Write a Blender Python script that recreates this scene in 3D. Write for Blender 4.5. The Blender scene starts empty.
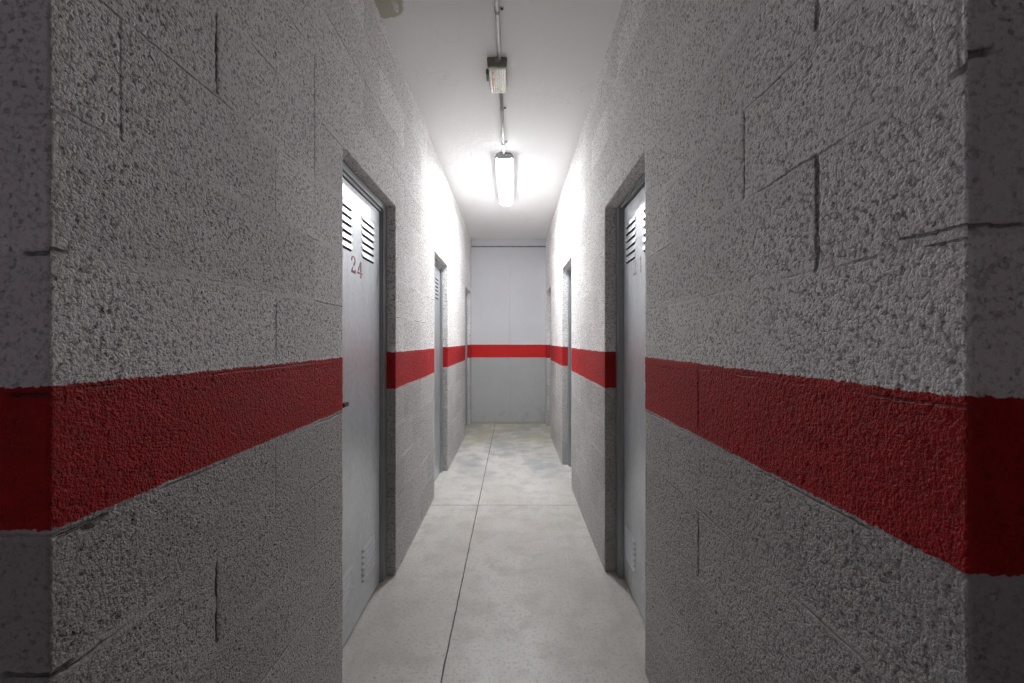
import bpy, bmesh, math, random
import numpy as np
from mathutils import Vector
random.seed(7)
C = bpy.context.scene.collection
R = math.radians

# ------------------------------------------------------------------ dimensions (metres)
CAM_H = 1.335
DL, DR = 0.664, 0.531            # corridor faces left / right of the lens
YL, YR = 0.646, 0.525            # near ends of the two corridor walls
YB = 7.24                        # end wall
CEIL = CAM_H + 1.637
REAR = -0.85                     # far side of the crossing passage behind the lens
HALF = 2.3                       # the crossing passage runs this far each way
TH = 0.20                        # block wall thickness
ROW = 0.202
ROW0 = CAM_H - 0.282             # a bed joint
BAND_LO, BAND_HI = CAM_H - 0.273, CAM_H - 0.066
LINTEL = CAM_H + 0.762
OPEN_L = [(1.762, 2.556), (3.826, 4.610), (6.310, 7.095)]
OPEN_R = [(1.807, 2.594), (4.065, 4.837), (6.250, 7.045)]

# ------------------------------------------------------------------ tagging helpers
def tag(o, label=None, cat=None, group=None, kind=None):
    if label: o['label'] = label
    if cat: o['category'] = cat
    if group: o['group'] = group
    if kind: o['kind'] = kind
    return o

def empty(name, loc):
    o = bpy.data.objects.new(name, None)
    o.empty_display_size = 0.1
    o.location = loc
    C.objects.link(o)
    return o

def link(name, me, mats, parent=None, loc=None):
    o = bpy.data.objects.new(name, me)
    for m in (mats if isinstance(mats, (list, tuple)) else [mats]):
        me.materials.append(m)
    C.objects.link(o)
    if parent is not None:
        o.parent = parent
    if loc is not None:
        o.location = loc
    return o

# ------------------------------------------------------------------ node helper
class NT:
    def __init__(self, name):
        self.m = bpy.data.materials.new(name)
        self.m.use_nodes = True
        self.t = self.m.node_tree
        self.t.nodes.clear()
        self.out = self.t.nodes.new('ShaderNodeOutputMaterial')
    def put(self, sock, v):
        if isinstance(v, bpy.types.NodeSocket):
            self.t.links.new(v, sock)
        elif v is not None:
            if hasattr(sock.default_value, '__len__') and not hasattr(v, '__len__'):
                v = (v, v, v)
            if hasattr(v, '__len__') and len(v) == 3 and len(sock.default_value) == 4:
                v = (*v, 1)
            sock.default_value = v
    def node(self, typ, ins=None, **props):
        n = self.t.nodes.new(typ)
        for k, v in props.items():
            setattr(n, k, v)
        for k, v in (ins or {}).items():
            self.put(n.inputs[k], v)
        return n
    def math(self, op, a, b=None, c=None, clamp=False):
        n = self.node('ShaderNodeMath', operation=op, use_clamp=clamp)
        for i, v in enumerate((a, b, c)):
            if v is not None:
                self.put(n.inputs[i], v)
        return n.outputs[0]
    def add(self, *a):
        r = a[0]
        for b in a[1:]:
            r = self.math('ADD', r, b)
        return r
    def mul(self, *a):
        r = a[0]
        for b in a[1:]:
            r = self.math('MULTIPLY', r, b)
        return r
    def sub(self, a, b): return self.math('SUBTRACT', a, b)
    def step(self, v, lo, hi, a=0.0, b=1.0):
        n = self.node('ShaderNodeMapRange', {'Value': v, 'From Min': lo, 'From Max': hi, 'To Min': a, 'To Max': b},
                      interpolation_type='SMOOTHSTEP')
        return n.outputs[0]
    def lin(self, v, lo, hi, a=0.0, b=1.0):
        return self.node('ShaderNodeMapRange', {'Value': v, 'From Min': lo, 'From Max': hi, 'To Min': a, 'To Max': b}).outputs[0]
    def mix(self, f, a, b, blend='MIX'):
        n = self.node('ShaderNodeMix', data_type='RGBA', blend_type=blend)
        self.put(n.inputs[0], f); self.put(n.inputs[6], a); self.put(n.inputs[7], b)
        return n.outputs[2]
    def pos(self):
        c = self.node('ShaderNodeTexCoord').outputs['Object']
        s = self.node('ShaderNodeSeparateXYZ', {0: c})
        return c, s.outputs[0], s.outputs[1], s.outputs[2]
    def vec(self, x, y, z):
        return self.node('ShaderNodeCombineXYZ', {0: x, 1: y, 2: z}).outputs[0]
    def noise(self, v, scale, detail=2.0, rough=0.5, dim='3D'):
        return self.node('ShaderNodeTexNoise', {'Vector': v, 'Scale': scale, 'Detail': detail, 'Roughness': rough},
                         noise_dimensions=dim).outputs[0]
    def white(self, v):
        return self.node('ShaderNodeTexWhiteNoise', {'Vector': v}, noise_dimensions='3D').outputs[0]
    def voro(self, v, scale, feature='F1', rnd=1.0):
        return self.node('ShaderNodeTexVoronoi', {'Vector': v, 'Scale': scale, 'Randomness': rnd}, feature=feature)
    def bump(self, h, dist, strength=1.0):
        return self.node('ShaderNodeBump', {'Height': h, 'Distance': dist, 'Strength': strength}).outputs[0]
    def bsdf(self, col, rough=0.6, metal=0.0, normal=None, spec=0.5, **kw):
        ins = {'Base Color': col, 'Roughness': rough, 'Metallic': metal, 'Specular IOR Level': spec}
        if normal is not None: ins['Normal'] = normal
        ins.update(kw)
        b = self.node('ShaderNodeBsdfPrincipled', ins)
        self.t.links.new(b.outputs[0], self.out.inputs[0])
        return b

# ------------------------------------------------------------------ materials
UPPER = (0.95, 0.925, 0.92)
LOWER = (0.55, 0.535, 0.525)
RED = (0.50, 0.014, 0.018)
def block_material(name, axis, phase, cracks=(), grit=1.0, chips=(), pitch=ROW):
    """Rough painted concrete block; the courses run along the given axis."""
    n = NT(name)
    P, x, y, z = n.pos()
    u = (x, y)[axis]
    wob = n.noise(P, 9.0, 2.0)
    wob2 = n.noise(P, 60.0, 2.0)
    zj = n.add(z, n.mul(n.sub(wob, 0.5), 0.012), n.mul(n.sub(wob2, 0.5), 0.006))
    rowf = n.math('DIVIDE', n.sub(zj, ROW0), pitch)
    row = n.math('FLOOR', rowf)
    fr = n.math('FRACT', rowf)
    dz = n.mul(n.math('MINIMUM', fr, n.sub(1.0, fr)), pitch)                 # distance to a bed joint
    odd = n.math('FLOORED_MODULO', row, 2.0)
    uj = n.add(u, n.mul(n.sub(wob2, 0.5), 0.005))
    uf = n.math('DIVIDE', n.sub(uj, n.add(phase, n.mul(odd, 0.25))), 0.5)
    fu = n.math('FRACT', uf)
    du = n.mul(n.math('MINIMUM', fu, n.sub(1.0, fu)), 0.5)                 # distance to a head joint
    jid = n.math('ROUND', uf)
    rnd = n.white(n.vec(jid, row, 3.7))
    rnd_row = n.noise(n.vec(n.mul(u, 2.3), n.math('ROUND', rowf), 1.3), 1.0, 2.0)
    bid = n.white(n.vec(n.math('FLOOR', uf), row, 9.1))
    # open head joints: a narrow groove, deeper in some joints
    head = n.mul(n.step(du, 0.0015, 0.005, 1.0, 0.0), n.step(rnd, 0.35, 1.0, 0.0, 0.26))
    # bed joints: flush smeared mortar with a broken hairline
    mort = n.mul(n.step(dz, 0.006, 0.016, 1.0, 0.0), n.step(rnd_row, 0.40, 0.65, 0.10, 0.75))
    hair = n.mul(n.step(dz, 0.0008, 0.0035, 1.0, 0.0), n.step(n.noise(P, 5.0, 3.0), 0.47, 0.64, 0.0, 0.9))
    for (u0, z0, z1, w, amt) in cracks:
        inz = n.mul(n.step(z, z0 - 0.006, z0 + 0.006), n.step(z, z1 - 0.006, z1 + 0.006, 1.0, 0.0))
        du0 = n.math('ABSOLUTE', n.sub(uj, u0))
        head = n.math('MAXIMUM', head, n.mul(n.step(du0, w * 0.6, w * 1.5, 1.0, 0.0), inz, amt))
    # broken mortar at the arrises
    for (u0, u1, z0, th, slope) in chips:
        inu = n.mul(n.step(u, u0 - 0.006, u0 + 0.004), n.step(u, u1 - 0.012, u1 + 0.004, 1.0, 0.0))
        dzc = n.math('ABSOLUTE', n.sub(zj, n.add(z0, n.mul(n.sub(u, u0), slope))))
        head = n.math('MAXIMUM', head, n.mul(inu, n.step(dzc, th * 0.5, th * 1.2, 1.0, 0.0)))
    # grain: aggregate lumps of uneven height with open pores between them
    P2 = n.node('ShaderNodeVectorMath', {0: P, 1: (0.37, 1.91, 0.73)}, operation='ADD').outputs[0]
    med = n.noise(P2, 95.0, 2.0, 0.6)
    vor = n.voro(P, 165.0)
    rc = n.node('ShaderNodeSeparateColor', {0: vor.outputs['Color']}).outputs[0]
    dome = n.sub(1.0, n.math('POWER', n.math('MINIMUM', n.mul(vor.outputs['Distance'], 1.25), 1.0), 2.0))
    nz = n.noise(P, 260.0, 2.0, 0.6)
    lump = n.add(n.mul(n.step(rc, 0.0, 0.75), 0.36), n.mul(dome, 0.22), n.mul(n.step(med, 0.36, 0.60), 0.27), n.mul(n.step(nz, 0.35, 0.62), 0.15))
    pit = n.mul(n.step(rc, 0.05, 0.10, 1.0, 0.0), n.step(dome, 0.30, 0.65), n.step(med, 0.56, 0.46))
    smooth = n.mul(mort, 0.75)
    coarse = n.noise(P, 3.2, 2.0)
    keep = n.mul(n.sub(1.0, smooth), n.step(coarse, 0.30, 0.62, 0.75, 1.0))
    grain = n.mul(n.sub(lump, 1.0), keep, grit)                            # 0 at the face, negative in the pores
    h_big = n.add(n.mul(grain, 0.0036), n.mul(pit, keep, -0.0028), n.mul(head, -0.007), n.mul(hair, -0.003), n.mul(mort, 0.0008))
    height = n.add(h_big, n.mul(nz, keep, grit, 0.0010))
    # paint
    ze = n.add(z, n.mul(n.sub(med, 0.5), 0.012), n.mul(n.sub(wob, 0.5), 0.010))
    hi = n.step(ze, BAND_HI - 0.0012, BAND_HI + 0.0012)
    lo = n.step(ze, BAND_LO - 0.0010, BAND_LO + 0.0010)
    tint = n.lin(n.add(n.mul(bid, 0.4), n.mul(coarse, 0.6)), 0.2, 0.8, 0.84, 1.08)
    red = n.mix(n.step(n.noise(P, 26.0, 3.0), 0.40, 0.70), RED, (0.43, 0.018, 0.020))
    up = n.mix(n.mul(mort, 0.5), UPPER, (0.90, 0.89, 0.885))
    low = n.mix(n.mul(mort, 0.6), LOWER, (0.64, 0.63, 0.62))
    col = n.mix(lo, low, n.mix(hi, red, up))
    pore = n.math('MAXIMUM', n.mul(n.step(n.add(lump, n.mul(smooth, 0.8)), 0.10, 0.36, 1.0, 0.0), grit), n.mul(pit, keep, 0.55))   # darker tone mixed into the low pores
    pore_tone = n.mix(n.mul(lo, n.sub(1.0, hi)), (0.16, 0.15, 0.15), (0.22, 0.012, 0.013))
    col = n.mix(n.mul(pore, 0.58), col, pore_tone)
    col = n.mix(n.mul(n.step(lump, 0.34, 0.66, 1.0, 0.0), keep, grit, 0.66), col, n.mix(0.5, pore_tone, n.mix(0.6, col, pore_tone)))   # second darker mix wherever the grain lies low
    col = n.mix(n.mul(n.math('MAXIMUM', head, hair), 0.6), col, (0.10, 0.095, 0.09))
    col = n.mix(1.0, col, n.vec(tint, tint, tint), 'MULTIPLY')
    nrm = n.bump(height, 1.0, 0.48)
    isred = n.mul(lo, n.sub(1.0, hi))
    n.bsdf(col, n.lin(isred, 0, 1, 0.85, 0.55), normal=nrm, spec=n.lin(isred, 0, 1, 0.25, 0.18))
    d = n.node('ShaderNodeDisplacement', {'Height': h_big, 'Midlevel': 0.0, 'Scale': 1.0})
    n.t.links.new(d.outputs[0], n.out.inputs['Displacement'])
    n.m.displacement_method = 'BOTH'
    return n.m

def plain_block():
    n = NT('bare_block')
    P, x, y, z = n.pos()
    n.bsdf(n.mix(n.noise(P, 20, 3), (0.22, 0.21, 0.21), (0.30, 0.29, 0.28)), 0.9, normal=n.bump(n.noise(P, 150, 2), 0.002))
    return n.m

def smooth_wall_material(name, lower=True):
    n = NT(name)
    P, x, y, z = n.pos()
    big = n.noise(P, 1.7, 4.0, 0.6)
    mid = n.noise(P, 7.0, 4.0, 0.6)
    ze = n.add(z, n.mul(n.sub(n.noise(P, 20, 2), 0.5), 0.006))
    hi = n.step(ze, BAND_HI - 0.003, BAND_HI + 0.003)
    lo = n.step(ze, BAND_LO - 0.003, BAND_LO + 0.003)
    col = n.mix(lo, n.mix(mid, (0.38, 0.395, 0.395), (0.46, 0.47, 0.47)),
                n.mix(hi, (0.56, 0.016, 0.016), n.mix(big, (0.60, 0.61, 0.635), (0.70, 0.71, 0.74))))
    # scuffs and grime near the foot, cast joint near the top, faint panel seam
    scuff = n.mul(n.step(z, 0.0, 0.55, 1.0, 0.0), n.step(mid, 0.46, 0.70))
    col = n.mix(n.mul(scuff, 0.55), col, (0.24, 0.25, 0.25))
    foot = n.step(n.add(z, n.mul(mid, 0.05)), 0.02, 0.08, 1.0, 0.0)
    col = n.mix(n.mul(foot, 0.6), col, (0.33, 0.31, 0.22))
    seam = n.step(n.math('ABSOLUTE', n.sub(x, n.add(-0.045, n.mul(n.sub(big, 0.5), 0.02)))), 0.002, 0.007, 1.0, 0.0)
    col = n.mix(n.mul(seam, n.step(mid, 0.40, 0.62), 0.15), col, (0.30, 0.30, 0.30))
    n.bsdf(col, 0.7, normal=n.bump(n.add(n.mul(mid, 0.003), n.mul(n.noise(P, 90, 2), 0.0008), n.mul(seam, -0.002)), 1.0), spec=0.3)
    return n.m

def ceiling_material():
    n = NT('white_ceiling_paint')
    P, x, y, z = n.pos()
    big = n.noise(P, 1.3, 3.0)
    mid = n.noise(P, 9.0, 4.0, 0.6)
    col = n.mix(big, (0.85, 0.85, 0.85), (0.89, 0.89, 0.89))
    # bare yellowish plaster where the paint has come away beside the left wall
    d = n.node('ShaderNodeVectorMath', {0: P, 1: (-0.64, 2.165, CEIL)}, operation='DISTANCE').outputs['Value']
    patch = n.step(n.add(d, n.mul(n.sub(mid, 0.5), 0.10)), 0.105, 0.125, 1.0, 0.0)
    col = n.mix(n.mul(patch, 0.8), col, (0.46, 0.43, 0.33))
    # hairline cracks
    cr = n.voro(n.node('ShaderNodeVectorMath', {0: P, 1: n.node('ShaderNodeTexNoise', {'Vector': P, 'Scale': 3.0, 'Detail': 3.0}).outputs[1]}, operation='ADD').outputs[0], 0.9, 'DISTANCE_TO_EDGE').outputs['Distance']
    crack = n.mul(n.step(cr, 0.001, 0.006, 1.0, 0.0), n.step(n.noise(P, 2.2, 1), 0.52, 0.62))
    col = n.mix(n.mul(crack, 0.15), col, (0.35, 0.35, 0.34))
    n.bsdf(col, 0.75, normal=n.bump(n.add(n.mul(mid, 0.004), n.mul(n.noise(P, 120, 2), 0.0006), n.mul(patch, 0.004)), 1.0), spec=0.25)
    return n.m

JX, JY1, JY2 = -0.280, 3.65, 6.17
def floor_material():
    n = NT('worn_concrete_floor')
    P, x, y, z = n.pos()
    Ps = n.node('ShaderNodeVectorMath', {0: P, 1: (1.0, 0.45, 1.0)}, operation='MULTIPLY').outputs[0]
    big = n.noise(Ps, 1.6, 5.0, 0.6)
    mid = n.noise(P, 6.0, 5.0, 0.65)
    fine = n.noise(P, 70.0, 3.0, 0.6)
    col = n.mix(n.step(big, 0.30, 0.70), (0.50, 0.48, 0.445), (0.645, 0.625, 0.595))
    col = n.mix(n.mul(n.step(mid, 0.44, 0.66), 0.70), col, (0.44, 0.42, 0.39))
    col = n.mix(n.mul(n.step(fine, 0.50, 0.66), 0.55), col, (0.33, 0.315, 0.29))
    # damp blue-grey stains and ochre tide marks in the far half
    far = n.step(y, 4.0, 4.9)
    b = n.add(n.mul(n.noise(Ps, 2.6, 3.0, 0.6), 0.7), n.mul(mid, 0.3))
    col = n.mix(n.mul(far, n.step(b, 0.44, 0.62), 0.62), col, (0.235, 0.285, 0.315))
    b2 = n.noise(n.node('ShaderNodeVectorMath', {0: P, 1: (3.3, 1.7, 0)}, operation='ADD').outputs[0], 2.6, 4.0, 0.6)
    col = n.mix(n.mul(n.step(y, 5.2, 6.4), n.step(b2, 0.42, 0.58), 0.75), col, (0.36, 0.335, 0.225))
    # dirt lines along the walls
    edge = n.math('MINIMUM', n.math('ABSOLUTE', n.add(x, DL)), n.math('ABSOLUTE', n.sub(x, DR)))
    edir = n.step(n.add(edge, n.mul(n.sub(mid, 0.5), 0.06)), 0.0, 0.028, 1.0, 0.0)
    col = n.mix(n.mul(edir, 0.14), col, (0.30, 0.275, 0.21))
    # small chips and scratches
    chip = n.step(n.noise(n.node('ShaderNodeVectorMath', {0: P, 1: (1.0, 0.6, 1.0)}, operation='MULTIPLY').outputs[0], 19.0, 4.0, 0.7), 0.66, 0.71)
    col = n.mix(n.mul(chip, 0.6), col, (0.22, 0.205, 0.19))
    rough = n.lin(n.add(n.mul(mid, 0.6), n.mul(fine, 0.4)), 0.3, 0.7, 0.30, 0.46)
    nrm = n.bump(n.add(n.mul(fine, 0.0012), n.mul(mid, 0.002), n.mul(chip, -0.0015)), 1.0, 0.6)
    n.bsdf(col, rough, normal=nrm, spec=0.45)
    return n.m

def steel_material(name, base=(0.50, 0.53, 0.545), rough=0.42, metal=0.75):
    n = NT(name)
    P, x, y, z = n.pos()
    sp = n.voro(P, 55.0).outputs['Color']
    spv = n.node('ShaderNodeSeparateColor', {0: sp}).outputs[0]
    Pv = n.node('ShaderNodeVectorMath', {0: P, 1: (1, 1, 0.22)}, operation='MULTIPLY').outputs[0]
    streak = n.noise(Pv, 14.0, 4.0, 0.6)
    big = n.noise(P, 3.0, 3.0)
    k = n.lin(n.add(n.mul(spv, 0.18), n.mul(streak, 0.50), n.mul(big, 0.32)), 0.25, 0.75, 0.80, 1.12)
    col = n.mix(1.0, base, n.vec(k, k, k), 'MULTIPLY')
    r = n.lin(n.add(n.mul(spv, 0.2), n.mul(streak, 0.8)), 0.2, 0.8, rough - 0.03, rough + 0.05)
    n.bsdf(col, r, metal, normal=n.bump(n.add(n.mul(big, 0.004), n.mul(n.noise(Pv, 9.0, 1.0), 0.0006)), 1.0, 0.5))
    return n.m

def simple(name, col, rough=0.5, metal=0.0, var=0.12, scale=40.0):
    n = NT(name)
    P, x, y, z = n.pos()
    k = n.lin(n.noise(P, scale, 3.0), 0.3, 0.7, 1 - var, 1 + var)
    n.bsdf(n.mix(1.0, col, n.vec(k, k, k), 'MULTIPLY'), rough, metal)
    return n.m

def emit(name, col, strength):
    n = NT(name)
    e = n.node('ShaderNodeEmission', {'Color': col, 'Strength': strength})
    n.t.links.new(e.outputs[0], n.out.inputs[0])
    return n.m

def clear_plastic():
    n = NT('clear_ribbed_plastic')
    P, x, y, z = n.pos()
    fres = n.node('ShaderNodeLayerWeight', {'Blend': 0.35}).outputs['Facing']
    tr = n.node('ShaderNodeBsdfTransparent', {'Color': (0.93, 0.92, 0.88)})
    gl = n.node('ShaderNodeBsdfGlossy', {'Color': (0.9, 0.9, 0.88), 'Roughness': 0.12})
    df = n.node('ShaderNodeBsdfTranslucent', {'Color': (0.85, 0.83, 0.78)})
    m1 = n.node('ShaderNodeMixShader', {0: 0.30, 1: gl.outputs[0], 2: df.outputs[0]})
    m2 = n.node('ShaderNodeMixShader', {0: n.lin(fres, 0, 1, 0.12, 0.75), 1: tr.outputs[0], 2: m1.outputs[0]})
    n.t.links.new(m2.outputs[0], n.out.inputs[0])
    return n.m

def faded_red():
    n = NT('faded_red_stencil_paint')
    P, x, y, z = n.pos()
    f = n.step(n.noise(P, 120, 3), 0.30, 0.75)
    n.bsdf(n.mix(f, (0.40, 0.07, 0.11), (0.50, 0.22, 0.26)), 0.6)
    return n.m

def faded_pale_red():
    n = NT('worn_away_red_stencil_paint')
    P, x, y, z = n.pos()
    f = n.step(n.noise(P, 90, 3), 0.35, 0.6)
    n.bsdf(n.mix(f, (0.42, 0.24, 0.26), (0.50, 0.44, 0.46)), 0.6)
    return n.m

z_rows = lambda k: ROW0 + k * ROW
M_bare = plain_block()
zl_rows = lambda k: ROW0 + k * 0.2075
M_blockL = block_material('painted_block_left', 1, 0.513,
    [(1.014, zl_rows(4) + .01, zl_rows(5) - .02, 0.0032, 1.0), (1.014, zl_rows(-2) + .02, zl_rows(-1) - .01, 0.0032, 1.0),
     (1.268, zl_rows(1) + .02, zl_rows(2) - .03, 0.002, 0.5), (1.516, zl_rows(4), zl_rows(6), 0.004, 0.8)],
    chips=[(.62, .672, zl_rows(2) + .004, .0035, -.1), (.655, .74, zl_rows(0) - .006, .003, .05), (.695, .715, zl_rows(0) - .008, .008, 0), (.63, .68, zl_rows(-1) + .002, .004, .1)], pitch=0.2075)
M_blockR = block_material('painted_block_right', 1, 0.785,
    [(0.790, z_rows(2), z_rows(3), 0.0034, 1.0), (0.790, z_rows(4) + .02, z_rows(5), 0.003, 0.9),
     (1.038, z_rows(3), z_rows(4), 0.0032, 1.0), (1.293, z_rows(-2) + .01, z_rows(-1) - .01, 0.002, 0.8),
     (1.293, z_rows(0) + .03, z_rows(1) - .01, 0.002, 0.6)],
    chips=[(.50, .545, z_rows(3) + .002, .006, -.15), (.50, .62, z_rows(2) + .012, .0022, .05), (.50, .58, z_rows(2) - .004, .0018, .05)])
M_blockX = block_material('painted_block_crosswise', 0, 0.13, grit=0.55,
    chips=[(-.70, -.655, z_rows(2) + .004, .0035, .05), (.52, .565, z_rows(3) + .006, .005, .25), (.52, .60, z_rows(2) + .012, .002, 0), (-.73, -.655, z_rows(-1), .005, 0), (-.72, -.65, z_rows(1) + .002, .003, 0)])
M_reveal = block_material('painted_block_reveal', 0, 0.13, grit=1.0)
M_end = smooth_wall_material('painted_smooth_wall')
M_ceil = ceiling_material()
M_floor = floor_material()
M_leaf = steel_material('galvanised_door_sheet', (0.59, 0.62, 0.65), 0.37, 0.85)
M_frame = steel_material('galvanised_frame', (0.46, 0.49, 0.50), 0.38, 0.85)
M_dark = simple('black_gap_shade', (0.012, 0.012, 0.012), 0.9)  # near-black colour standing in for shade in louvre slots and door gaps
M_black = simple('black_plastic', (0.02, 0.02, 0.022), 0.4)
M_pipe = simple('grey_pvc_conduit', (0.42, 0.41, 0.40), 0.45)
M_screw = simple('dark_screw_steel', (0.05, 0.045, 0.04), 0.5, 0.6)
M_grey = simple('grey_fixture_plastic', (0.40, 0.41, 0.41), 0.5)
M_olive = simple('greenish_grey_plastic', (0.20, 0.20, 0.16), 0.5)
M_steelclip = simple('bright_steel_latch', (0.60, 0.60, 0.60), 0.3, 0.9)
M_white = simple('white_enamel', (0.78, 0.77, 0.74), 0.35)
M_amber = simple('amber_cell_wrap', (0.80, 0.52, 0.16), 0.4)
M_tube = simple('frosted_tube', (0.85, 0.84, 0.80), 0.3)
M_clear = clear_plastic()
M_lit = emit('lit_fluorescent_diffuser', (0.965, 0.985, 1.0), 127.0)
M_lit_side = emit('lit_diffuser_flank', (0.965, 0.985, 1.0), 13.0)
M_lit2_side = emit('dim_bluish_diffuser_flank', (0.86, 0.82, 1.0), 3.5)
M_lit2 = emit('dim_bluish_fluorescent_diffuser', (0.86, 0.82, 1.0), 7.5)
M_num = faded_red()
M_numpale = faded_pale_red()

# ------------------------------------------------------------------ dense quad meshes
def lines(a, b, step):
    k = max(1, int(round((b - a) / step)))
    return np.linspace(a, b, k + 1)

def merged_lines(breaks, stepf):
    out = [breaks[0]]
    for a, b in zip(breaks[:-1], breaks[1:]):
        t = a
        seg = [a]
        while t < b - 1e-6:
            t += stepf(t)
            seg.append(t)
        seg = np.array(seg)
        seg = a + (seg - a) * (b - a) / (seg[-1] - a)
        out.extend(seg[1:].tolist())
    return np.array(out)

def grid_quads(ul, vl, to3, flip=False, keep=None):
    """quads over the lattice ul x vl; to3 maps (u, v) arrays to xyz."""
    U0, V0 = np.meshgrid(ul[:-1], vl[:-1], indexing='ij')
    U1, V1 = np.meshgrid(ul[1:], vl[1:], indexing='ij')
    U0, V0, U1, V1 = (a.ravel() for a in (U0, V0, U1, V1))
    if keep is not None:
        k = keep((U0 + U1) / 2, (V0 + V1) / 2)
        U0, V0, U1, V1 = U0[k], V0[k], U1[k], V1[k]
    c = [to3(U0, V0), to3(U1, V0), to3(U1, V1), to3(U0, V1)]
    if flip:
        c = c[::-1]
    return np.stack(c, axis=1)

def quads_mesh(name, sets, smooth=True):
    """sets: list of (quads (N,4,3), material index)."""
    q = np.concatenate([s[0] for s in sets])
    mi = np.concatenate([np.full(len(s[0]), s[1], dtype=np.int32) for s in sets])
    key = np.round(q.reshape(-1, 3) * 1e5).astype(np.int64)
    _, first, inv = np.unique(key, axis=0, return_index=True, return_inverse=True)
    co = q.reshape(-1, 3)[first]
    inv = inv.reshape(-1).astype(np.int32)
    me = bpy.data.meshes.new(name)
    me.vertices.add(len(co)); me.vertices.foreach_set('co', co.astype(np.float32).ravel())
    me.loops.add(len(inv)); me.loops.foreach_set('vertex_index', inv)
    me.polygons.add(len(mi))
    me.polygons.foreach_set('loop_start', np.arange(0, len(inv), 4, dtype=np.int32))
    me.polygons.foreach_set('material_index', mi)
    me.update(calc_edges=True)
    me.polygons.foreach_set('use_smooth', np.full(len(mi), smooth, dtype=bool))
    me.validate()
    return me

def full(v, a): return np.full_like(np.asarray(a, dtype=float), v)

def side_wall(name, sgn, D, Y0, opens, mat, label):
    yb = [Y0] + [e for o in opens for e in o] + [YB]
    fine = lambda t: 0.006 if t < 1.3 else 0.009 if t < 2.7 else 0.022
    yl = merged_lines(yb, fine)
    zl = merged_lines([0.0, LINTEL, CEIL], lambda t: 0.0085)
    tl = lines(0.0, TH, 0.010)                        # through the wall
    HX = HALF if sgn > 0 else 4.2
    fx = merged_lines([D, D + 0.25, HX], lambda t: 0.008 if t < D + .25 else 0.05)
    def solid(Y, Z):
        k = np.ones(len(Y), bool)
        for a, b in opens:
            k &= ~((Y > a) & (Y < b) & (Z < LINTEL))
        return k
    f = sgn > 0
    S = []
    S.append((grid_quads(yl, zl, lambda u, v: np.stack([full(sgn * D, u), u, v], -1), flip=f, keep=solid), 0))
    S.append((grid_quads(fx, zl, lambda u, v: np.stack([sgn * u, full(Y0, u), v], -1), flip=not f), 1))
    zo = zl[zl <= LINTEL + 1e-9]
    for a, b in opens:
        yo = yl[(yl >= a - 1e-9) & (yl <= b + 1e-9)]
        S.append((grid_quads(tl, zo, lambda u, v: np.stack([sgn * (D + u), full(a, u), v], -1), flip=f), 3))
        S.append((grid_quads(tl, zo, lambda u, v: np.stack([sgn * (D + u), full(b, u), v], -1), flip=not f), 3))
        S.append((grid_quads(tl, yo, lambda u, v: np.stack([sgn * (D + u), v, full(LINTEL, u)], -1), flip=f), 3))
    # storage side of the wall, coarse
    yc, zc = np.array([Y0 + TH] + yb[1:]), np.array([0.0, LINTEL, CEIL])
    S.append((grid_quads(yc, zc, lambda u, v: np.stack([full(sgn * (D + TH), u), u, v], -1), flip=not f, keep=solid), 2))
    xc = np.array([D + TH, HX])
    S.append((grid_quads(xc, zc, lambda u, v: np.stack([sgn * u, full(Y0 + TH, u), v], -1), flip=f), 2))
    me = quads_mesh(name, S)
    o = link(name, me, [mat, M_blockX, M_bare, M_reveal])
    return tag(o, label, 'wall', kind='structure')

side_wall('wall_left', -1, DL, YL, OPEN_L, M_blockL,
          'left-hand rough grey block wall with a red band, beside the door numbered 24')
side_wall('wall_right', 1, DR, YR, OPEN_R, M_blockR,
          'right-hand rough grey block wall with a red band and open dark joints')

def box(bm, x0, x1, y0, y1, z0, z1, mi=0):
    vs = [bm.verts.new((x, y, z)) for x in (x0, x1) for y in (y0, y1) for z in (z0, z1)]
    fs = []
    for idx in ((0, 1, 3, 2), (4, 6, 7, 5), (0, 4, 5, 1), (2, 3, 7, 6), (0, 2, 6, 4), (1, 5, 7, 3)):
        f = bm.faces.new([vs[i] for i in idx]); f.material_index = mi; fs.append(f)
    return vs, fs

def finish(name, bm, mats, parent=None, loc=None, bevel=0.0, seg=2, smooth=False):
    bmesh.ops.recalc_face_normals(bm, faces=bm.faces)
    if bevel > 0:
        es = [e for e in bm.edges if len(e.link_faces) == 2 and e.calc_face_angle(0) > 0.6]
        bmesh.ops.bevel(bm, geom=es, offset=bevel, segments=seg, affect='EDGES', clamp_overlap=True)
    me = bpy.data.meshes.new(name)
    bm.to_mesh(me); bm.free()
    if smooth:
        me.polygons.foreach_set('use_smooth', [True] * len(me.polygons))
    return link(name, me, mats, parent, loc)

# end wall with the projecting cast lip above the pour joint
bm = bmesh.new()
x0, x1 = -DL - TH, DR + TH
box(bm, x0, x1, YB, YB + 0.2, 0.0, CAM_H + 1.500)
box(bm, x0, x1, YB + 0.012, YB + 0.2, CAM_H + 1.500, CAM_H + 1.524, 1)
box(bm, x0, x1, YB - 0.002, YB + 0.2, CAM_H + 1.524, CEIL)
tag(finish('wall_end', bm, [M_end, simple('weathered_pour_joint', (0.20, 0.20, 0.195), 0.9, 0, 0.4, 12.0)]), 'smooth pale wall with a red band closing the far end of the corridor', 'wall', kind='structure')

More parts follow.
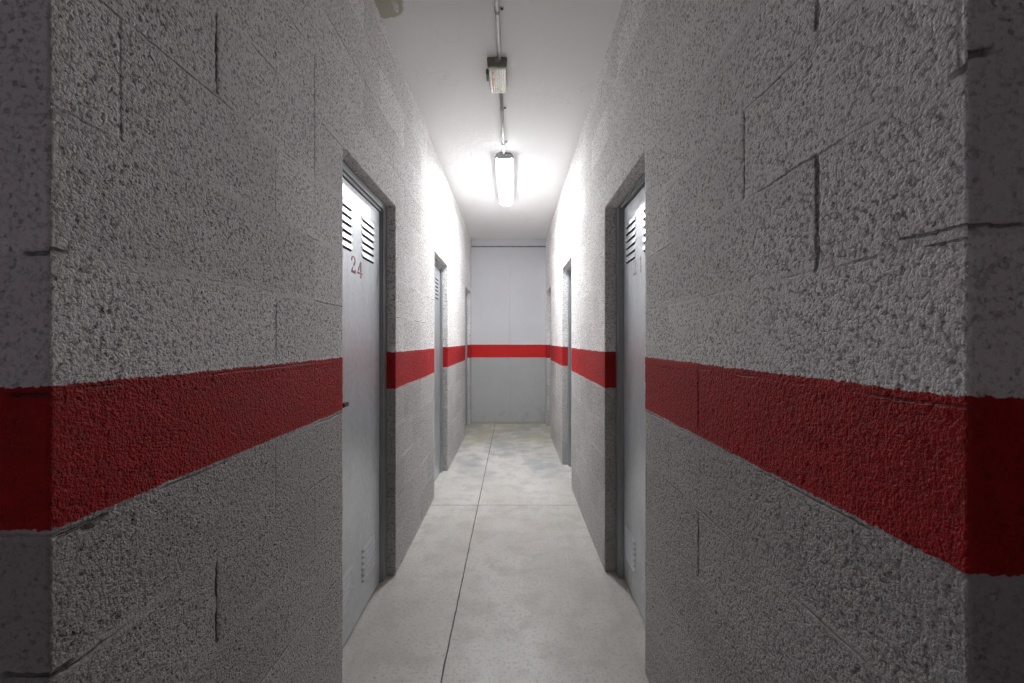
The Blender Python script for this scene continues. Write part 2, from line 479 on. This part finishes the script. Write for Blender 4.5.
# crossing passage behind the lens
bm = bmesh.new(); box(bm, -4.2, HALF, REAR - 0.2, REAR, 0, CEIL)
tag(finish('wall_rear', bm, M_end), 'plain painted wall behind the camera', 'wall', kind='structure')
for nm, s, yy in (('wall_passage_left', -1, YL), ('wall_passage_right', 1, YR)):
    bm = bmesh.new()
    hx = HALF if s > 0 else 4.2
    box(bm, *sorted((s * hx, s * (hx + 0.2))), REAR - 0.2, yy + TH, 0, CEIL)
    tag(finish(nm, bm, M_end), 'end wall of the crossing passage on the %s, out of the picture' % ('left' if s < 0 else 'right'), 'wall', kind='structure')

# ceiling
bm = bmesh.new()
box(bm, -4.4, HALF + 0.2, REAR - 0.2, YB + 0.2, CEIL, CEIL + 0.15)
ceiling = tag(finish('ceiling', bm, M_ceil), 'white painted concrete ceiling running down the corridor', 'ceiling', kind='structure')
# curled flake of paint beside the bare patch on the ceiling
bm = bmesh.new()
random.seed(3)
rows = []
for i in range(7):
    t = i / 6
    r = []
    for j in range(4):
        w = j / 3
        px = -0.585 + 0.028 * w * (0.6 + 0.4 * math.sin(t * 3.1)) + random.uniform(-.002, .002)
        py = 2.155 + 0.085 * t + random.uniform(-.003, .003)
        pz = CEIL - 0.001 - 0.012 * (1 - w) ** 2 * math.sin(t * 3.1)
        r.append((px, py, pz))
    rows.append(r)
va = [[bm.verts.new(p) for p in r] for r in rows]
vb = [[bm.verts.new((p[0], p[1], p[2] + 0.0012)) for p in r] for r in rows]
for i in range(6):
    for j in range(3):
        bm.faces.new((va[i][j], va[i + 1][j], va[i + 1][j + 1], va[i][j + 1]))
        bm.faces.new((vb[i][j], vb[i][j + 1], vb[i + 1][j + 1], vb[i + 1][j]))
for i in range(6):
    bm.faces.new((va[i][0], vb[i][0], vb[i + 1][0], va[i + 1][0]))
    bm.faces.new((va[i][3], va[i + 1][3], vb[i + 1][3], vb[i][3]))
for j in range(3):
    bm.faces.new((va[0][j], va[0][j + 1], vb[0][j + 1], vb[0][j]))
    bm.faces.new((va[6][j], vb[6][j], vb[6][j + 1], va[6][j + 1]))
flake = finish('paint_flake', bm, simple('flaking_paint', (0.6, 0.59, 0.55), 0.7), ceiling, smooth=True)
flake['label'] = 'curled flake of loose paint'

# floor: slabs parted by sawn joints
bm = bmesh.new()
g = 0.0028
random.seed(11)
def sawn(a, b, n, fixed, along_y):
    pts = []
    for i in range(n + 1):
        t = a + (b - a) * i / n
        o = fixed + random.uniform(-.0016, .0016)
        pts.append((o, t) if along_y else (t, o))
    return pts
xs = [-4.4, JX - g, JX + g, HALF + 0.2]
ys = [REAR - 0.2, JY1 - g, JY1 + g, JY2 - g * .6, JY2 + g * .6, YB + 0.2]
yl = merged_lines(ys, lambda t: 0.03)
lat = []
for yv in yl:
    row = []
    jit = random.uniform(-.0012, .0012)
    wd = random.uniform(-.0005, .0008)
    for k, xv in enumerate(xs):
        dx = 0 if k in (0, 3) else jit + (wd if k == 2 else -wd)
        row.append(xv + dx)
    lat.append(row)
vt = [[bm.verts.new((xx, yv, 0.0)) for xx in row] for row, yv in zip(lat, yl)]
vd = [[bm.verts.new((xx, yv, -0.012)) for xx in row] for row, yv in zip(lat, yl)]
def is_y(i):
    m = (yl[i] + yl[i + 1]) / 2
    return abs(m - JY1) < g or abs(m - JY2) < g * .6
cellsd = {}
for i in range(len(yl) - 1):
    for k in range(3):
        cellsd[i, k] = (k == 1) or is_y(i)
for (i, k), dn in cellsd.items():
    V = vd if dn else vt
    f = bm.faces.new((V[i][k], V[i][k + 1], V[i + 1][k + 1], V[i + 1][k]))
    f.material_index = 1 if dn else 0
    if not dn:
        for (di, dk, e) in ((0, 1, ((i, k + 1), (i + 1, k + 1))), (0, -1, ((i, k), (i + 1, k))), (1, 0, ((i + 1, k), (i + 1, k + 1))), (-1, 0, ((i, k), (i, k + 1)))):
            nb = cellsd.get((i + di, k + dk))
            if nb:
                (a, b), (c, d) = e
                bm.faces.new((vt[a][b], vt[c][d], vd[c][d], vd[a][b])).material_index = 1
M_joint = simple('dirt_filled_saw_cut', (0.16, 0.15, 0.14), 0.9)
bmesh.ops.delete(bm, geom=[v for v in bm.verts if not v.link_faces], context='VERTS')
tag(finish('floor', bm, [M_floor, M_joint]), 'pale worn concrete floor with sawn joints and bluish stains', 'floor', kind='structure')

# ------------------------------------------------------------------ doors
def stroke_digit(bm, polys, place, lift=0.0008):
    for poly in polys:
        a = [bm.verts.new(place(p[0], p[1], lift)) for p in poly]
        b = [bm.verts.new(place(p[0], p[1], 0.0001)) for p in poly]
        bm.faces.new(a); bm.faces.new(b[::-1])
        for i in range(len(a)):
            j = (i + 1) % len(a)
            bm.faces.new((a[i], a[j], b[j], b[i]))

def arc_band(cx, cy, r0x, r0y, r1x, r1y, a0, a1, n=14):
    out = [(cx + r0x * math.cos(R(a0 + (a1 - a0) * i / n)), cy + r0y * math.sin(R(a0 + (a1 - a0) * i / n))) for i in range(n + 1)]
    inn = [(cx + r1x * math.cos(R(a0 + (a1 - a0) * i / n)), cy + r1y * math.sin(R(a0 + (a1 - a0) * i / n))) for i in range(n + 1)]
    return [[out[i], out[i + 1], inn[i + 1], inn[i]] for i in range(n)]

# stencil figures in a 0.6 x 1 cell
DIG = {
    '2': arc_band(.30, .74, .26, .26, .15, .20, 190, -22) +
         [[(.545, .64), (.40, .665), (.30, .47), (.38, .43)]] +
         [[(.02, .02), (.56, .02), (.60, .26), (.54, .26), (.48, .17), (.22, .17), (.20, .26), (.30, .36), (.22, .38), (.04, .16)]],
    '4': [[(.34, .98), (.48, .98), (.48, .36), (.34, .36)], [(.27, .86), (.27, .66), (.12, .38), (.00, .38)],
          [(-.02, .20), (-.02, .32), (.28, .32), (.28, .20)], [(.34, .32), (.60, .32), (.60, .20), (.34, .20)],
          [(.34, .16), (.48, .16), (.48, .05), (.56, .0), (.26, .0), (.34, .05)]],
    '1': [[(.22, .0), (.36, .0), (.36, .46), (.22, .46)], [(.22, .52), (.36, .52), (.36, 1.0), (.26, 1.0), (.10, .86), (.10, .80), (.22, .84)]],
}

def louvre_panel(leaf, to3, y0, y1, ztop, pitch, count, depth=0.0050):
    """pressed louvres: hoods with the shaded slot below each painted near-black"""
    bm = bmesh.new()
    hh = pitch * 0.62
    sl = .0085 if pitch > .033 else .001
    for k in range(count):
        zb = ztop - k * pitch
        zt = zb + hh
        e = 0.014
        A = [bm.verts.new(to3(0.0003, y0, zt)), bm.verts.new(to3(0.0003, y1, zt))]
        B = [bm.verts.new(to3(depth, y0 + e, zb + .004)), bm.verts.new(to3(depth, y1 - e, zb + .004))]
        Cc = [bm.verts.new(to3(depth, y0 + e, zb)), bm.verts.new(to3(depth, y1 - e, zb))]
        D = [bm.verts.new(to3(0.0003, y0, zb)), bm.verts.new(to3(0.0003, y1, zb))]
        for f in ((A[0], A[1], B[1], B[0]), (B[0], B[1], Cc[1], Cc[0]), (A[0], B[0], Cc[0], D[0]), (A[1], D[1], Cc[1], B[1])):
            bm.faces.new(f)
        f = bm.faces.new((Cc[0], Cc[1], D[1], D[0])); f.material_index = 1  # hood underside coloured near-black for its shade
        S = [bm.verts.new(to3(0.0004, yy, zz)) for yy, zz in ((y0 + e, zb), (y1 - e, zb), (y1 - e, zb - sl), (y0 + e, zb - sl))]
        bm.faces.new(S).material_index = 1                   # near-black strip painting the shaded slot on the solid leaf
    return finish('louvre_panel', bm, [M_leaf, M_dark], leaf)

def door(num, sgn, D, near, far, rec_frame, rec_leaf, leaf_top, label, digits=None, digit_mat=None, up=None, low=None):
    root = empty('door_%d' % num, (sgn * (D + rec_leaf), (near + far) / 2, 0))
    tag(root, label, 'door', 'galvanised storage doors along the corridor', 'structure')
    ox, oy = sgn * (D + rec_leaf), (near + far) / 2
    X = lambda d: sgn * (D + d) - ox                         # depth into the wall -> local x
    Y = lambda y: y - oy
    jf, jn = 0.078, 0.030                                    # visible jamb widths, far and near
    # frame: folded steel profile, two jambs and a head in one welded piece
    bm = bmesh.new()
    hz = LINTEL - 0.004
    def bx(d0, d1, y0, y1, z0, z1, mi=0):
        a, b = sorted((X(d0), X(d1)))
        box(bm, a, b, Y(y0), Y(y1), z0, z1, mi)
    bx(rec_frame, TH - .01, far - jf + .012, far - 0.004, 0, hz)
    bx(rec_frame + 0.012, TH - .01, far - jf, far - jf + .0125, 0, hz)            # stepped rebate
    bx(rec_frame, TH - .01, near + 0.004, near + jn, 0, hz)
    bx(rec_frame, TH - .01, near + jn, far - jf + .012, leaf_top + .018, hz)
    bx(rec_frame + 0.012, TH - .01, near + jn, far - jf, leaf_top + .004, leaf_top + .0185)
    bx(rec_leaf + .042, TH - .012, near + jn, far - jf, 0.004, leaf_top + .004, 1)     # near-black panel painting the shade in the gaps round the leaf
    fr = finish('door_frame', bm, [M_frame, M_dark], root)
    # leaf: folded sheet with turned edges
    y0, y1 = near + jn + .005, far - jf - .005
    bm = bmesh.new()
    bx(rec_leaf, rec_leaf + .040, y0, y1, 0.012, leaf_top)
    leaf = finish('door_leaf', bm, M_leaf, root, bevel=0.003)
    to3 = lambda out, y, z: (X(rec_leaf) - sgn * out, Y(y), z)
    # louvre columns
    far_in = y1 - (0.097 if up is None else up[2])
    cols = [(far_in - .200, far_in), (far_in - .200 - .127 - .19, far_in - .200 - .127)]
    zt = CAM_H + (.600 if up is None else up[0]); pt = .0362 if up is None else up[1]
    for a, b in cols:
        louvre_panel(leaf, to3, a, b, zt - pt * .3, pt, 6)
        louvre_panel(leaf, to3, a, b, CAM_H - 1.030, .029, 6, depth=0.0105)
    # lever handle on its plate, near the closing edge
    hy = y0 + .045
    bm = bmesh.new()
    def pl(o0, o1, ya, yb, za, zb):
        a, b = sorted((to3(o0, 0, 0)[0], to3(o1, 0, 0)[0]))
        box(bm, a, b, Y(ya), Y(yb), za, zb)
    hzc = CAM_H - .265
    pl(0.0, .007, hy - .020, hy + .020, hzc - .085, hzc + .04)
    pl(.006, .040, hy - .009, hy + .009, hzc - .009, hzc + .009)
    pl(.030, .046, hy - .010, hy + .044, hzc - .009, hzc + .009)
    hd = finish('lever_handle', bm, M_black, root, bevel=0.0025)
    hd['label'] = 'black lever handle'
    if digits:
        for ch, yc, zb, w, h in digits:
            bm = bmesh.new()
            # the figure reads left to right for someone facing the leaf
            s = -sgn
            stroke_digit(bm, DIG[ch], lambda p, q, l: to3(l, yc + s * (p - .3) * w / .6, zb + q * h))
            dg = finish('number_digit', bm, digit_mat, leaf)
            dg['label'] = 'faded red stencilled figure %s' % ch
    return root

door(1, -1, DL, *OPEN_L[0], .050, .067, CAM_H + .706,
     'grey galvanised door in the left wall nearest the camera, with red number 24', digits=[('2', 2.066, CAM_H + .308, .062, .080), ('4', 2.155, CAM_H + .300, .066, .080)], digit_mat=M_num)
door(2, 1, DR, *OPEN_R[0], .063, .090, CAM_H + .733,
     'grey galvanised door in the right wall nearest the camera, its number almost worn off',
     digits=[('2', 2.285, CAM_H + .330, .062, .080), ('1', 2.180, CAM_H + .330, .062, .080)], digit_mat=M_numpale, up=(.622, .0375, .045))
door(3, -1, DL, *OPEN_L[1], .050, .067, CAM_H + .706, 'second galvanised door along the left wall, seen edge on with louvres showing')
door(4, 1, DR, *OPEN_R[1], .063, .085, CAM_H + .720, 'second galvanised door along the right wall, mostly hidden in its recess')
door(5, -1, DL, *OPEN_L[2], .050, .067, CAM_H + .706, 'farthest door on the left, a thin strip beside the end wall')
door(6, 1, DR, *OPEN_R[2], .063, .085, CAM_H + .720, 'farthest door on the right, a thin strip beside the end wall')

# ------------------------------------------------------------------ ceiling services
CX = -0.0755
def cyl(bm, p0, p1, r, n=14, mi=0, caps=True):
    p0, p1 = Vector(p0), Vector(p1)
    ax = (p1 - p0).normalized()
    s = ax.orthogonal().normalized(); t = ax.cross(s)
    ring = []
    for p in (p0, p1):
        ring.append([bm.verts.new(p + r * (math.cos(2 * math.pi * i / n) * s + math.sin(2 * math.pi * i / n) * t)) for i in range(n)])
    for i in range(n):
        j = (i + 1) % n
        f = bm.faces.new((ring[0][i], ring[0][j], ring[1][j], ring[1][i])); f.smooth = True; f.material_index = mi
    if caps:
        bm.faces.new(ring[0][::-1]).material_index = mi
        bm.faces.new(ring[1]).material_index = mi

PR = 0.0115
def conduit(y0, y1, clips, label):
    root = empty('conduit', (CX, y0, CEIL))
    tag(root, label, 'pipe', 'grey conduit runs on the ceiling')
    bm = bmesh.new()
    cyl(bm, (0, 0, -PR - .003), (0, y1 - y0, -PR - .003), PR, 18)
    finish('pipe', bm, M_pipe, root)
    for yc in clips:
        bm = bmesh.new()
        # half saddle over the pipe with two feet on the ceiling and a screw
        n = 12
        prof = []
        for i in range(n + 1):
            a = math.pi + math.pi * i / n
            prof.append((math.cos(a), math.sin(a)))
        inn = [(p[0] * (PR + .0006), -PR - .003 + p[1] * (PR + .0006)) for p in prof]
        out = [(p[0] * (PR + .0030), -PR - .003 + p[1] * (PR + .0030)) for p in prof]
        inn = [(inn[0][0], -.0004)] + inn + [(inn[-1][0], -.0004)]
        out = [(out[0][0], -.0004)] + out + [(out[-1][0], -.0004)]
        w = .009
        va = [[bm.verts.new((p[0], yc - y0 + s * w, p[1])) for p in prof_] for prof_ in (inn, out) for s in (-1, 1)]
        i0, i1, o0, o1 = va
        for k in range(len(inn) - 1):
            bm.faces.new((o0[k], o0[k + 1], o1[k + 1], o1[k]))
            bm.faces.new((i0[k], i1[k], i1[k + 1], i0[k + 1]))
            bm.faces.new((o0[k], i0[k], i0[k + 1], o0[k + 1]))
            bm.faces.new((o1[k], o1[k + 1], i1[k + 1], i1[k]))
        for k in (0, -1):
            bm.faces.new((o0[k], o1[k], i1[k], i0[k]))
        box(bm, PR + .002, PR + .020, yc - y0 - w, yc - y0 + w, -.0032, -.0004)
        cyl(bm, (PR + .011, yc - y0, -.003), (PR + .011, yc - y0, -.009), .0050, 10, 1)
        finish('pipe_clip', bm, [M_pipe, M_screw], root)
    return root

FE0, FE1 = 2.600, 2.880            # emergency fitting
FT0, FT1 = 3.930, 5.190            # tube fitting
conduit(-0.60, FE0 + .004, [-.1, 1.1, 2.215], 'nearer grey conduit on the ceiling, leading from the camera to the small unlit lamp')
conduit(FE1 - .004, FT0 + .004, [3.16, 3.70], 'farther grey conduit on the ceiling, between the small unlit lamp and the lit tube lamp')

# small unlit emergency fitting: tray, end cap, clear cover, cells, tube and reflector
EXC = -0.090
er = empty('emergency_ceiling_lamp', (EXC, (FE0 + FE1) / 2, CEIL))
tag(er, 'small unlit emergency lamp with a clear cover and amber cells on the ceiling', 'ceiling light')
L2 = (FE1 - FE0) / 2
hw = .056
bm = bmesh.new(); box(bm, -hw, hw, -L2, L2, -.018, -.0005)
finish('base_tray', bm, M_olive, er, bevel=.003)
bm = bmesh.new()
# tapered end cap facing down the corridor, with a shallow moulded recess
vs, fs = box(bm, -hw - .003, hw + .003, -L2 - .006, -L2 + .018, -.052, -.0008)
for v in vs:
    if v.co.z < -.03:
        v.co.x *= .93
        if v.co.y < -L2: v.co.y += .006
finish('end_cap', bm, M_olive, er, bevel=.004)
bm = bmesh.new(); box(bm, -.012, .016, -L2 - .010, -L2 + .010, -.030, -.0008)
finish('cable_gland', bm, M_grey, er, bevel=.003)
# clear cover with ribs, a trough open to the ceiling
bm = bmesh.new()
prof = [(-hw, -.016), (-hw + .003, -.046), (-hw + .012, -.056)]
nr = 12
for i in range(nr + 1):
    xx = -hw + .016 + (2 * hw - .032) * i / nr
    prof.append((xx, -.0575 - (.0016 if i % 2 else 0)))
prof += [(hw - .012, -.056), (hw - .003, -.046), (hw, -.016)]
ya, yb_ = -L2 + .018, L2
A = [bm.verts.new((p[0], ya, p[1])) for p in prof]
B = [bm.verts.new((p[0] * .97, yb_ - .006 * (1 if p[1] < -.03 else 0), p[1])) for p in prof]
for i in range(len(prof) - 1):
    bm.faces.new((A[i], A[i + 1], B[i + 1], B[i]))
top = bm.verts.new((0, yb_, -.016))
bm.faces.new(B + [])
cover = finish('clear_cover', bm, M_clear, er)
md = cover.modifiers.new('wall', 'SOLIDIFY'); md.thickness = .0018
bm = bmesh.new()
# folded white reflector
pr = [(-.050, -.019), (-.046, -.034), (-.010, -.024), (.000, -.022), (.006, -.040), (.046, -.040), (.050, -.019)]
A = [bm.verts.new((p[0], -L2 + .022, p[1])) for p in pr]; B = [bm.verts.new((p[0], L2 - .012, p[1])) for p in pr]
for i in range(len(pr) - 1):
    bm.faces.new((A[i], A[i + 1], B[i + 1], B[i]))
bm.faces.new(A); bm.faces.new(B[::-1])
finish('reflector', bm, M_white, er)
for k in range(3):
    bm = bmesh.new()
    cyl(bm, (-.028, -.075 + k * .058, -.042), (-.028, -.075 + k * .058 + .050, -.042), .011, 16)
    cyl(bm, (-.028, -.075 + k * .058 + .050, -.042), (-.028, -.075 + k * .058 + .054, -.042), .004, 10)
    c = finish('battery_cell', bm, M_amber, er); c['label'] = 'amber wrapped cell'
bm = bmesh.new(); cyl(bm, (.024, -L2 + .06, -.047), (.024, L2 - .03, -.047), .0065, 16)
finish('lamp_tube', bm, M_tube, er)
bm = bmesh.new()
box(bm, -hw - .014, -hw - .001, -.030, .045, -.034, -.0008)
finish('side_shadow_bump', bm, M_olive, er, bevel=.002)  # olive block shapes the shadowed bump beside the cover

# lit fluorescent batten: tray, diffuser, end caps, latches
def fluorescent(loc, rz, L2, label, *lit):
    tr = empty('fluorescent_lamp', loc)
    tr.rotation_euler = (0, 0, rz)
    tag(tr, label, 'ceiling light')
    hw = .074
    bm = bmesh.new()
    vs, fs = box(bm, -hw - .016, hw + .016, -L2, L2, -.042, -.0006)
    for v in vs:
        if v.co.z > -.01: v.co.x *= .70
    finish('housing_tray', bm, M_grey, tr, bevel=.004)
    bm = bmesh.new()
    # prismatic diffuser with rounded shoulders and chamfered ends
    prof = [(-hw + .004, -.0362), (-hw + .005, -.060), (-hw + .010, -.074), (-hw + .022, -.083), (-.022, -.086), (-.012, -.083), (.012, -.083), (.022, -.086),
            (hw - .022, -.083), (hw - .010, -.074), (hw - .005, -.060), (hw - .004, -.0362)]
    st = [(-L2 + .004, .0), (-L2 + .006, .55), (-L2 + .016, .92), (-L2 + .03, 1.0), (L2 - .03, 1.0), (L2 - .016, .92), (L2 - .006, .55), (L2 - .004, 0.)]
    rings = []
    for yy, k in st:
        rings.append([bm.verts.new((p[0], yy, -.0362 + (p[1] + .0362) * max(k, .02))) for p in prof])
    for a, b in zip(rings[:-1], rings[1:]):
        for i in range(len(prof) - 1):
            f = bm.faces.new((a[i], a[i + 1], b[i + 1], b[i])); f.smooth = True
            f.material_index = 1 if i in (0, 1, 2, 8, 9, 10) else 0
        bm.faces.new((a[0], b[0], b[-1], a[-1])).material_index = 2
    bm.faces.new(rings[0]); bm.faces.new(rings[-1])
    finish('diffuser', bm, list(lit) + [M_grey], tr)
    for s in (-1, 1):
        bm = bmesh.new()
        box(bm, -hw * .80, hw * .80, s * (L2 - .003), s * (L2 + .010), -.052, -.001)
        # scalloped teeth reaching over the diffuser end
        for k in range(4):
            xx = -.045 + k * .030
            box(bm, xx - .007, xx + .007, s * (L2 - .002), s * (L2 + .009), -.066, -.050)
        finish('end_cap', bm, M_grey, tr, bevel=.002)
        for k in range(5):
            bm = bmesh.new()
            yy = -L2 + .11 + k * (2 * L2 - .22) / 4
            a, b = sorted((s * (hw - .001), s * (hw + .004)))
            box(bm, a, b, yy - .012, yy + .012, -.056, -.018)
            a, b = sorted((s * (hw + .003), s * (hw + .012)))
            box(bm, a, b, yy - .009, yy + .009, -.030, -.022)
            finish('latch', bm, M_steelclip, tr, bevel=.0012)
    bm = bmesh.new()
    cyl(bm, (0.006, -L2 - .030, -PR - .003), (0.006, -L2 + .004, -PR - .003), .017, 16)
    finish('cable_gland', bm, M_grey, tr)

fluorescent((CX + .003, (FT0 + FT1) / 2, CEIL), 0, (FT1 - FT0) / 2, 'long lit fluorescent lamp glowing white on the corridor ceiling', M_lit, M_lit_side)
fluorescent((-2.9, -0.12, CEIL), R(90), .63, 'second lit fluorescent lamp round the corner in the crossing passage, out of the picture', M_lit2, M_lit2_side)

# ------------------------------------------------------------------ camera, world, view
cam = bpy.data.cameras.new('camera')
cam.sensor_width = 36.0
cam.lens = 450.0 / 1024.0 * 36.0
cam.shift_x = -0.6 / 1024.0
cam.shift_y = -1.0 / 1024.0
cam.clip_start = 0.02
co = bpy.data.objects.new('camera', cam)
co.location = (0, 0, CAM_H)
co.rotation_euler = (R(90), 0, 0)
C.objects.link(co)
bpy.context.scene.camera = co

w = bpy.data.worlds.new('world')
w.use_nodes = True
w.node_tree.nodes['Background'].inputs[0].default_value = (0.02, 0.02, 0.022, 1)
w.node_tree.nodes['Background'].inputs[1].default_value = 0.0
bpy.context.scene.world = w
sc = bpy.context.scene
sc.cycles.denoising_prefilter = 'NONE'
sc.cycles.max_bounces = 16
sc.cycles.diffuse_bounces = 12
sc.view_settings.view_transform = 'Standard'
sc.view_settings.look = 'None'
sc.view_settings.exposure = 0.0
sc.view_settings.gamma = 1.0
sc.view_settings.use_curve_mapping = False
